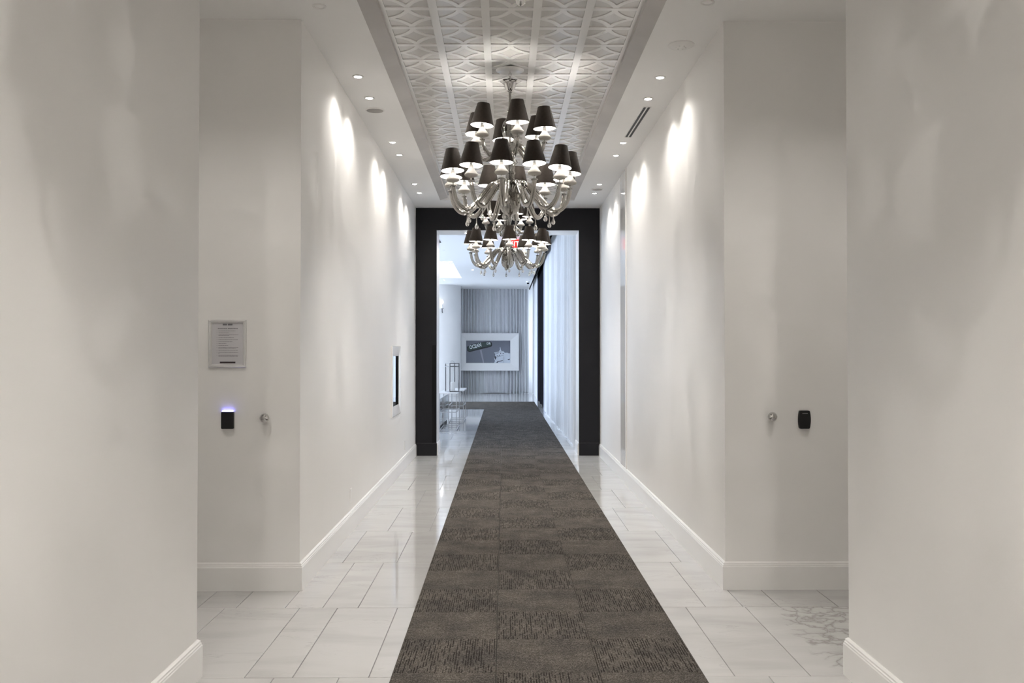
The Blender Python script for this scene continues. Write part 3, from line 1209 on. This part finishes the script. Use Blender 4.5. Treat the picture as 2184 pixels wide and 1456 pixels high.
# ---- mirror on the left wall (white tapering frame, seen almost edge-on)
t = thing('wall_mirror', 'white framed mirror on the left corridor wall near the black doorway', 'mirror', (XL, 10.475, 1.168), (0, 0, R(90)))
my0, my1 = -.44, .44      # along the corridor
mb = MB()
mH = .412
ob, ib = .0, .10
vs, fs = [], []
offs = [(0, 0), (0, -.018), (.012, -.021), (.12, -.012), (.12, 0)]
for sx, sz in ((-1, -1), (1, -1), (1, 1), (-1, 1)):
    for o_, y_ in offs:
        vs.append((sx * (.395 - o_), y_, sz * (mH - o_)))
n = len(offs)
for i in range(4):
    j = (i + 1) % 4
    for k in range(n - 1):
        fs.append((i * n + k, j * n + k, j * n + k + 1, i * n + k + 1))
mb.add(vs, fs)
mb.obj('frame', M['gloss_white'], t)
mb = MB()
mb.box(-.277, .277, -.009, -.003, -.294, .294)
mb.obj('mirror_glass', M['mirror'], t)

# ---- wall outlets
def outlet(y, z, label):
    t = thing('wall_outlet', label, 'outlet', (XL, y, z), (0, 0, R(90)))
    mb = MB()
    rounded_slab(mb, .036, .058, .006, .004)
    mb.obj('cover_plate', M['trim'], t)
    for dz in (-.02, .02):
        mb = MB()
        rounded_slab(mb, .016, .013, .0075, .004)
        o = mb.obj('socket_face', M['trim'], t)
        o.location = (0, 0, dz)


outlet(7.45, .30, 'white wall outlet nearer the camera low on the left wall')
outlet(11.52, .30, 'white wall outlet low on the left wall beside the black doorway')

# ---- black gloss strip on the left jamb
mb = MB()
mb.cbox(-1.045, -.9835, 12.872, 12.890, .19, 1.61, .003)
tag(mb.obj('corner_guard', M['black_gloss']), 'narrow glossy black strip on the inner edge of the left black jamb', 'corner guard')

# ================================================================= LOUNGE BEYOND
def curtain_mesh(length, z0, z1, pitch, amp, seed, spread=0.0, mat='drape', gather=0.0):
    """pleated cloth along +x, folds along y"""
    rng = random.Random(seed)
    mb = MB()
    n = max(8, int(length / pitch * 10))
    zs = [z0 + (z1 - z0) * q for q in (0, .02, .35, .7, 1)]
    ph, xs, ys = 0.0, [], []
    for i in range(n + 1):
        x = length * i / n
        ph += 2 * math.pi * (length / n) / (pitch * (1 + .25 * math.sin(x * 5.3 + seed) * math.sin(x * 2.1)))
        xs.append(x)
        ys.append(amp * (math.sin(ph) + .35 * math.sin(ph * .37 + seed)) * (1 + .3 * math.sin(x * 3.7)))
    vs, fs = [], []
    for k, z in enumerate(zs):
        q = (z - z0) / (z1 - z0)
        for i in range(n + 1):
            sway = .018 * math.sin(xs[i] * 2.3 + q * 2.0 + seed)
            vs.append((xs[i] + sway * (1 - q), ys[i] * (1.12 - .3 * q), z + (.012 * math.sin(xs[i] * 4 + seed) if k == 0 else 0)))
    for k in range(len(zs) - 1):
        for i in range(n):
            a = k * (n + 1) + i
            fs.append((a, a + 1, a + n + 2, a + n + 1))
    mb.add(vs, fs)
    return mb.mesh('curtain', M[mat], True)


def curtain(name, p, ang, length, z0, z1, pitch, amp, seed, label, mat='drape'):
    o = link(name, curtain_mesh(length, z0, z1, pitch, amp, seed, mat=mat), None, (p[0], p[1], 0), (0, 0, ang))
    return tag(o, label, 'curtain')


curtain('drape', (-1.75, 32.55), 0, 2.66, .012, FCEIL, .128, .068, 2, 'white pleated drape across the far end behind the framed picture')
curtain('sheer_curtain', (1.15, 13.75), math.atan2(8.6, -.09), 8.6, .02, 4.25, .16, .033, 5, 'long sheer white curtain along the right side past the doorway', 'sheer')
curtain('dark_gap', (1.11, 23.7), R(90), 3.95, .01, 4.2, .22, .03, 8, 'tall black cloth standing for the dark opening on the right of the lounge', 'dark_gap')  # black cloth paints the dark inside of an opening
curtain('sheer_curtain', (1.10, 28.3), R(90), 4.2, .02, 4.25, .14, .03, 11, 'short white sheer curtain meeting the far drape in the corner', 'sheer')
for (ya, yb, lb) in ((22.5, 23.55, 'grey pilaster between the long sheer curtain and the dark opening'),
                     (27.75, 28.2, 'slim grey pilaster beyond the dark opening')):
    mb = MB()
    mb.cbox(1.06, 1.6, ya, yb, 0, 4.3, .01)
    struct(mb.obj('wall_pilaster', M['grey_edge']), lb)
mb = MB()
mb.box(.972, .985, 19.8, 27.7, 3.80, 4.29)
tag(mb.obj('pocket_shade', M['dark_gap']), 'black strip painting the curtain recess shade along the lounge ceiling edge', 'painted shade')  # dark strip paints the shade of the curtain recess

# round column
mb = MB()
mb.lathe([(1.0, 0), (1.0, FCEIL)], 64)
struct(mb.obj('wall_column', M['wall'], smooth=True, loc=(-2.52, 31.3, 0)), 'big round white column left of the far drape')

# candle sconce on the column
t = thing('wall_sconce', 'candle wall sconce with a lit bulb on the round column', 'wall lamp', (-2.115, 30.30, 3.0))
mb = MB()
mb.tube(catmull([(0.0, .12, -.10), (.0, .03, -.12), (.0, -.07, -.08), (0, -.08, .0)], 5), .014, 8)
mb.lathe([(.005, -.01), (.05, .0), (.055, .012), (.02, .014)], 16, (0, -.08, 0))
mb.obj('bracket', M['dark_metal'], t, True)
mb = MB()
mb.lathe([(.022, .012), (.022, .17)], 14, (0, -.08, 0), cap1=True)
mb.obj('candle_sleeve', M['wax'], t, True)
mb = MB()
mb.lathe([(.012, .17), (.034, .20), (.045, .235), (.034, .275), (.012, .305), (.001, .315)], 14, (0, -.08, 0))
mb.obj('bulb', emit('sconce_bulb', (1, .97, .92), 5.0), t, True)

# framed picture of a street sign
FX, FZ, FY = (-.20 * 1), 1.52, 32.36
t = thing('framed_picture', 'wide white frame with a black and white street sign photograph on the far drape', 'picture', (-.505, FY, 1.53))
PW, PH = 1.06, .69
mb = MB()
vs, fs = [], []
offs = [(0, .06), (0, -.05), (.02, -.06), (1.0, .0), (1.0, .02)]
il, ir, ib_, it = -.88, .74, -.405, .415       # picture opening
outer = [(-PW, -PH), (PW, -PH), (PW, PH), (-PW, PH)]
inner = [(il, ib_), (ir, ib_), (ir, it), (il, it)]
for (ox, oz), (ix, iz) in zip(outer, inner):
    for f_, y_ in offs:
        vs.append((ox + (ix - ox) * f_, y_, oz + (iz - oz) * f_))
n = len(offs)
for i in range(4):
    j = (i + 1) % 4
    for k in range(n - 1):
        fs.append((i * n + k, j * n + k, j * n + k + 1, i * n + k + 1))
mb.add(vs, fs)
mb.obj('frame', M['trim'], t)

def grad_mat():
    m, nt, b = new_mat('printed_sky')
    tc = nd(nt, 'ShaderNodeTexCoord')
    sx = nd(nt, 'ShaderNodeSeparateXYZ')
    nt.links.new(tc.outputs['Object'], sx.inputs[0])
    n = nd(nt, 'ShaderNodeTexNoise')
    n.inputs['Scale'].default_value = 3
    nt.links.new(tc.outputs['Object'], n.inputs['Vector'])
    f = math_node(nt, 'ADD', math_node(nt, 'MULTIPLY', sx.outputs['Z'], -.9), math_node(nt, 'MULTIPLY_ADD', n.outputs['Fac'], .25))
    f2 = math_node(nt, 'ADD', f, .35)
    nt.links.new(ramp(nt, f2, [(0.1, (.055, .055, .075)), (.9, (.17, .18, .22))]), b.inputs['Base Color'])
    b.inputs['Roughness'].default_value = .35
    return m
mb = MB()
mb.box(il - .01, ir + .01, .006, .02, ib_ - .01, it + .01)
pic = mb.obj('print', grad_mat(), t)
mb = MB()
mb.box(-.02, .02, .02, .05, -PH + .05, FCEIL - 1.53)
mb.obj('hanging_strap', M['drape'], t)


def pp(x, y):
    """point of the printed image, measured on the print itself from its top-left corner"""
    return (il + (x - 295) * (ir - il) / (1625 - 295), it - (y - 375) * (it - ib_) / (1050 - 375))


def printed(name, polys, mat, y):
    mb = MB()
    for p in polys:
        mb.prism([pp(*q) for q in p], y, y + .004)
    return mb.obj(name, mat, pic)


m_sg = simple('printed_sign_green', (.030, .055, .048), .35, var=.1, vscale=8)
m_sd = simple('printed_sign_edge', (.006, .008, .010), .35, var=.1)
m_pole = simple('printed_pole', (.30, .30, .36), .4, var=.05)
m_bld = simple('printed_building', (.62, .66, .72), .4, var=.06, vscale=5)
m_dk = simple('printed_shadow', (.05, .05, .07), .4, var=.1)
printed('printed_sign_edge', [[(330, 690), (320, 560), (520, 470), (850, 410), (1040, 405), (1075, 450), (1080, 520), (1050, 560), (720, 640), (400, 720)]], m_sd, .004)
printed('printed_sign_face', [[(360, 690), (345, 560), (540, 480), (850, 425), (1025, 420), (1050, 490), (1020, 545), (780, 580), (420, 690)]], m_sg, .0025)
printed('printed_pole', [[(705, 660), (760, 650), (835, 1020), (830, 1050), (805, 1050)]], m_pole, .004)
printed('printed_building', [[(1140, 1048), (1165, 990), (1130, 890), (1160, 760), (1250, 742), (1400, 708), (1440, 715), (1455, 745), (1540, 738), (1560, 755), (1622, 760), (1622, 1048)],
                             [(1130, 740), (1280, 706), (1430, 688), (1435, 700), (1285, 722), (1150, 752)],
                             [(1285, 705), (1305, 660), (1318, 570), (1326, 570), (1340, 655), (1365, 692)]], m_bld, .004)
printed('printed_shadow', [[(1140, 880), (1160, 770), (1175, 770), (1168, 840), (1212, 870), (1182, 960)],
                           [(1215, 830), (1250, 815), (1250, 840), (1215, 850)], [(1280, 815), (1310, 800), (1310, 830), (1280, 835)],
                           [(1395, 760), (1425, 750), (1425, 780), (1400, 785)], [(1195, 1045), (1240, 1000), (1400, 965), (1400, 985), (1260, 1020), (1250, 1045)],
                           [(1535, 945), (1615, 915), (1610, 950), (1575, 965)], [(1195, 775), (1270, 755), (1270, 768), (1195, 788)],
                           [(1215, 868), (1420, 815), (1425, 822), (1218, 878)], [(1325, 745), (1345, 740), (1345, 775), (1325, 780)],
                           [(1300, 660), (1308, 600), (1313, 600), (1314, 670)], [(1430, 850), (1436, 850), (1436, 1040), (1430, 1040)]], m_dk, .0025)


def text_mesh(s, size, mat, name, shear=0.0, ext=.001, bold=0.0):
    cu = bpy.data.curves.new(name, 'FONT')
    cu.body = s
    cu.size = size
    cu.extrude = ext
    cu.offset = bold
    cu.align_x = 'CENTER'
    cu.align_y = 'CENTER'
    cu.shear = shear
    cu.resolution_u = 3
    tmp = bpy.data.objects.new(name, cu)
    C.objects.link(tmp)
    bpy.context.view_layer.update()
    me = bpy.data.meshes.new_from_object(tmp.evaluated_get(bpy.context.evaluated_depsgraph_get()))
    bpy.data.objects.remove(tmp)
    me.materials.clear()
    me.materials.append(mat)
    return me


m_tx = simple('printed_letter', (.70, .76, .78), .4, var=.02)
x, z = pp(575, 545)
o = link('printed_lettering', text_mesh('OCEAN', .165, m_tx, 'printed_lettering', bold=.006), pic, (x, .0015, z), (R(90), R(-14), 0))
o.scale = (.78, 1.15, 1)
x, z = pp(975, 465)
o = link('printed_lettering', text_mesh('DR', .11, m_tx, 'printed_lettering', bold=.003), pic, (x, .0015, z), (R(90), R(-2), 0))

# red exit sign
t = thing('exit_sign', 'red lit exit sign hanging from the lounge ceiling behind the farther chandelier', 'sign', (.17, 18.1, FCEIL))
mb = MB()
mb.cbox(-.16, .16, -.03, .03, -.225, -.03, .004)
mb.obj('housing', M['exit_red'], t)
mb = MB()
mb.tube([(-.08, 0, -.03), (-.08, 0, 0)], .008, 8)
mb.tube([(.08, 0, -.03), (.08, 0, 0)], .008, 8)
mb.obj('hanger', M['steel'], t)
link('lettering', text_mesh('EXIT', .15, M['exit_white'], 'lettering'), t, (0, -.032, -.128), (R(90), 0, 0))

# dome camera
t = thing('dome_camera', 'small white dome camera on the lounge ceiling near the far right corner', 'camera', (.795, 29.0, FCEIL))
mb = MB()
mb.lathe([(.065, 0), (.065, -.03), (.055, -.05), (.04, -.052)], 20)
mb.obj('housing', M['trim'], t, True)
mb = MB()
mb.lathe([(.045, -.05), (.042, -.075), (.03, -.092), (.001, -.1)], 18)
mb.obj('lens_dome', M['black_gloss'], t, True)

# dark grille in the lounge ceiling
t = thing('ceiling_grille', 'dark grille in the lounge ceiling at the upper left of the doorway', 'air vent', (-1.9, 17.2, FCEIL))
mb = MB()
mb.box(-.56, .56, -1.65, 1.65, -.004, -.001)
mb.obj('backing', M['grille_dark'], t)
for i in range(9):
    mb = MB()
    x0 = -.55 + i * .1325
    mb.box(x0, x0 + .02, -1.65, 1.65, -.014, -.004)
    mb.obj('slat', M['dark_metal'], t)

# crystal chandelier up in the lounge tray
t = thing('crystal_chandelier', 'small crystal chandelier in the raised lounge ceiling tray', 'chandelier', (-1.72, 25.0, 4.45))
mb = MB()
mb.tube([(0, 0, 0), (0, 0, -.3)], .01, 8)
for r_, zz in ((.32, -.30), (.2, -.22)):
    mb.tube([(r_ * math.cos(a), r_ * math.sin(a), zz) for a in [2 * math.pi * i / 24 for i in range(25)]], .008, 6, caps=False)
for k in range(4):
    a = k * math.pi / 2
    mb.tube([(0, 0, -.2), (.32 * math.cos(a), .32 * math.sin(a), -.30)], .006, 6)
mb.obj('ring_frame', M['chrome'], t, True)
mb = MB()
for r_, zz, cnt in ((.32, -.31, 30), (.2, -.23, 20), (.1, -.28, 8)):
    for k in range(cnt):
        a = 2 * math.pi * k / cnt
        mb.lathe([(.001, 0), (.012, -.03), (.018, -.07), (.001, -.11)], 5, (r_ * math.cos(a), r_ * math.sin(a), zz))
o = mb.obj('crystal_drops', M['crystal'], t)
o['kind'] = 'stuff'
ld = bpy.data.lights.new('tray_lamp', 'POINT')
ld.energy, ld.color, ld.shadow_soft_size = 30, (.85, .92, 1.0), .1
link('tray_lamp', ld, t, (0, 0, -.15))

# chrome frame tables
def frame_table(x0, x1, y0, y1, h, label, shelf):
    t = thing('frame_table', label, 'side table', ((x0 + x1) / 2, (y0 + y1) / 2, 0))
    wx, wy = (x1 - x0) / 2, (y1 - y0) / 2
    s_ = .0075
    for sx in (-1, 1):
        for sy in (-1, 1):
            mb = MB()
            cx, cy = sx * (wx - s_), sy * (wy - s_)
            mb.cbox(cx - s_, cx + s_, cy - s_, cy + s_, 0, h - .02, .001)
            mb.obj('leg', M['steel'], t)
    for zz in (.02, shelf):
        for sy in (-1, 1):
            mb = MB()
            cy = sy * (wy - s_)
            mb.box(-wx + 2 * s_, wx - 2 * s_, cy - s_, cy + s_, zz - s_, zz + s_)
            mb.obj('rail', M['steel'], t)
        for sx in (-1, 1):
            mb = MB()
            cx = sx * (wx - s_)
            mb.box(cx - s_, cx + s_, -wy + 2 * s_, wy - 2 * s_, zz - s_, zz + s_)
            mb.obj('rail', M['steel'], t)
    mb = MB()
    mb.cbox(-wx - .015, wx + .015, -wy - .015, wy + .015, h - .02, h, .003)
    mb.obj('table_top', M['gloss_white'], t)
    return t


frame_table(-1.235, -.903, 16.9, 18.05, .735, 'slim chrome frame table with white top under the lantern', .36)
frame_table(-1.19, -.862, 18.95, 20.1, .70, 'second chrome frame table standing behind the lantern table', .03 + .33)

# mirrored chest
t = thing('mirrored_chest', 'low mirrored chest left of the chrome table', 'chest', (-1.53, 18.15, 0), (0, 0, R(-1.1)))
mb = MB()
mb.cbox(-.29, .285, -1.2, 1.2, .055, .59, .006)
mb.obj('body', M['mirror_soft'], t)
mb = MB()
mb.box(-.27, .265, -1.18, 1.18, 0, .055)
mb.obj('plinth', M['black_paint'], t)  # black base stands for the gap shadow under the chest
for k in range(2):
    mb = MB()
    mb.cbox(.285, .291, -1.17 + k * 1.18, -.02 + k * 1.18, .08, .57, .0)
    mb.obj('door', M['mirror_soft'], t)

# lantern with pillar candle
t = thing('floor_lantern', 'tall dark metal lantern with a white pillar candle on the chrome table', 'lantern', (-1.015, 17.35, .735), (0, 0, R(29)))
hs, LH, p_ = .098, .56, .008
for sx in (-1, 1):
    for sy in (-1, 1):
        mb = MB()
        mb.box(sx * hs - p_, sx * hs + p_, sy * hs - p_, sy * hs + p_, .0, LH)
        mb.obj('post', M['dark_metal'], t)
for zz in (.0, LH - .07, LH - .012):
    for sgn in (-1, 1):
        mb = MB()
        mb.box(-hs + p_, hs - p_, sgn * hs - p_, sgn * hs + p_, zz, zz + .014)
        mb.obj('frame_bar', M['dark_metal'], t)
        mb = MB()
        mb.box(sgn * hs - p_, sgn * hs + p_, -hs + p_, hs - p_, zz, zz + .014)
        mb.obj('frame_bar', M['dark_metal'], t)
mb = MB()
mb.box(-hs, hs, -hs, hs, .002, .012)
mb.obj('base_plate', M['dark_metal'], t)
mb = MB()
mb.tube([(.045 * math.cos(a), 0, LH + .002 + .045 * math.sin(a)) for a in [math.pi * i / 10 for i in range(11)]], .005, 6)
mb.obj('handle', M['steel'], t, True)
mb = MB()
mb.lathe([(.055, .0), (.055, .175), (.045, .18), (.004, .176), (.003, .195)], 20, (0, 0, 0), cap0=True, cap1=True)
tag(mb.obj('candle', M['wax'], None, True, (-1.015, 17.35, .748)), 'white pillar candle inside the dark lantern', 'candle')
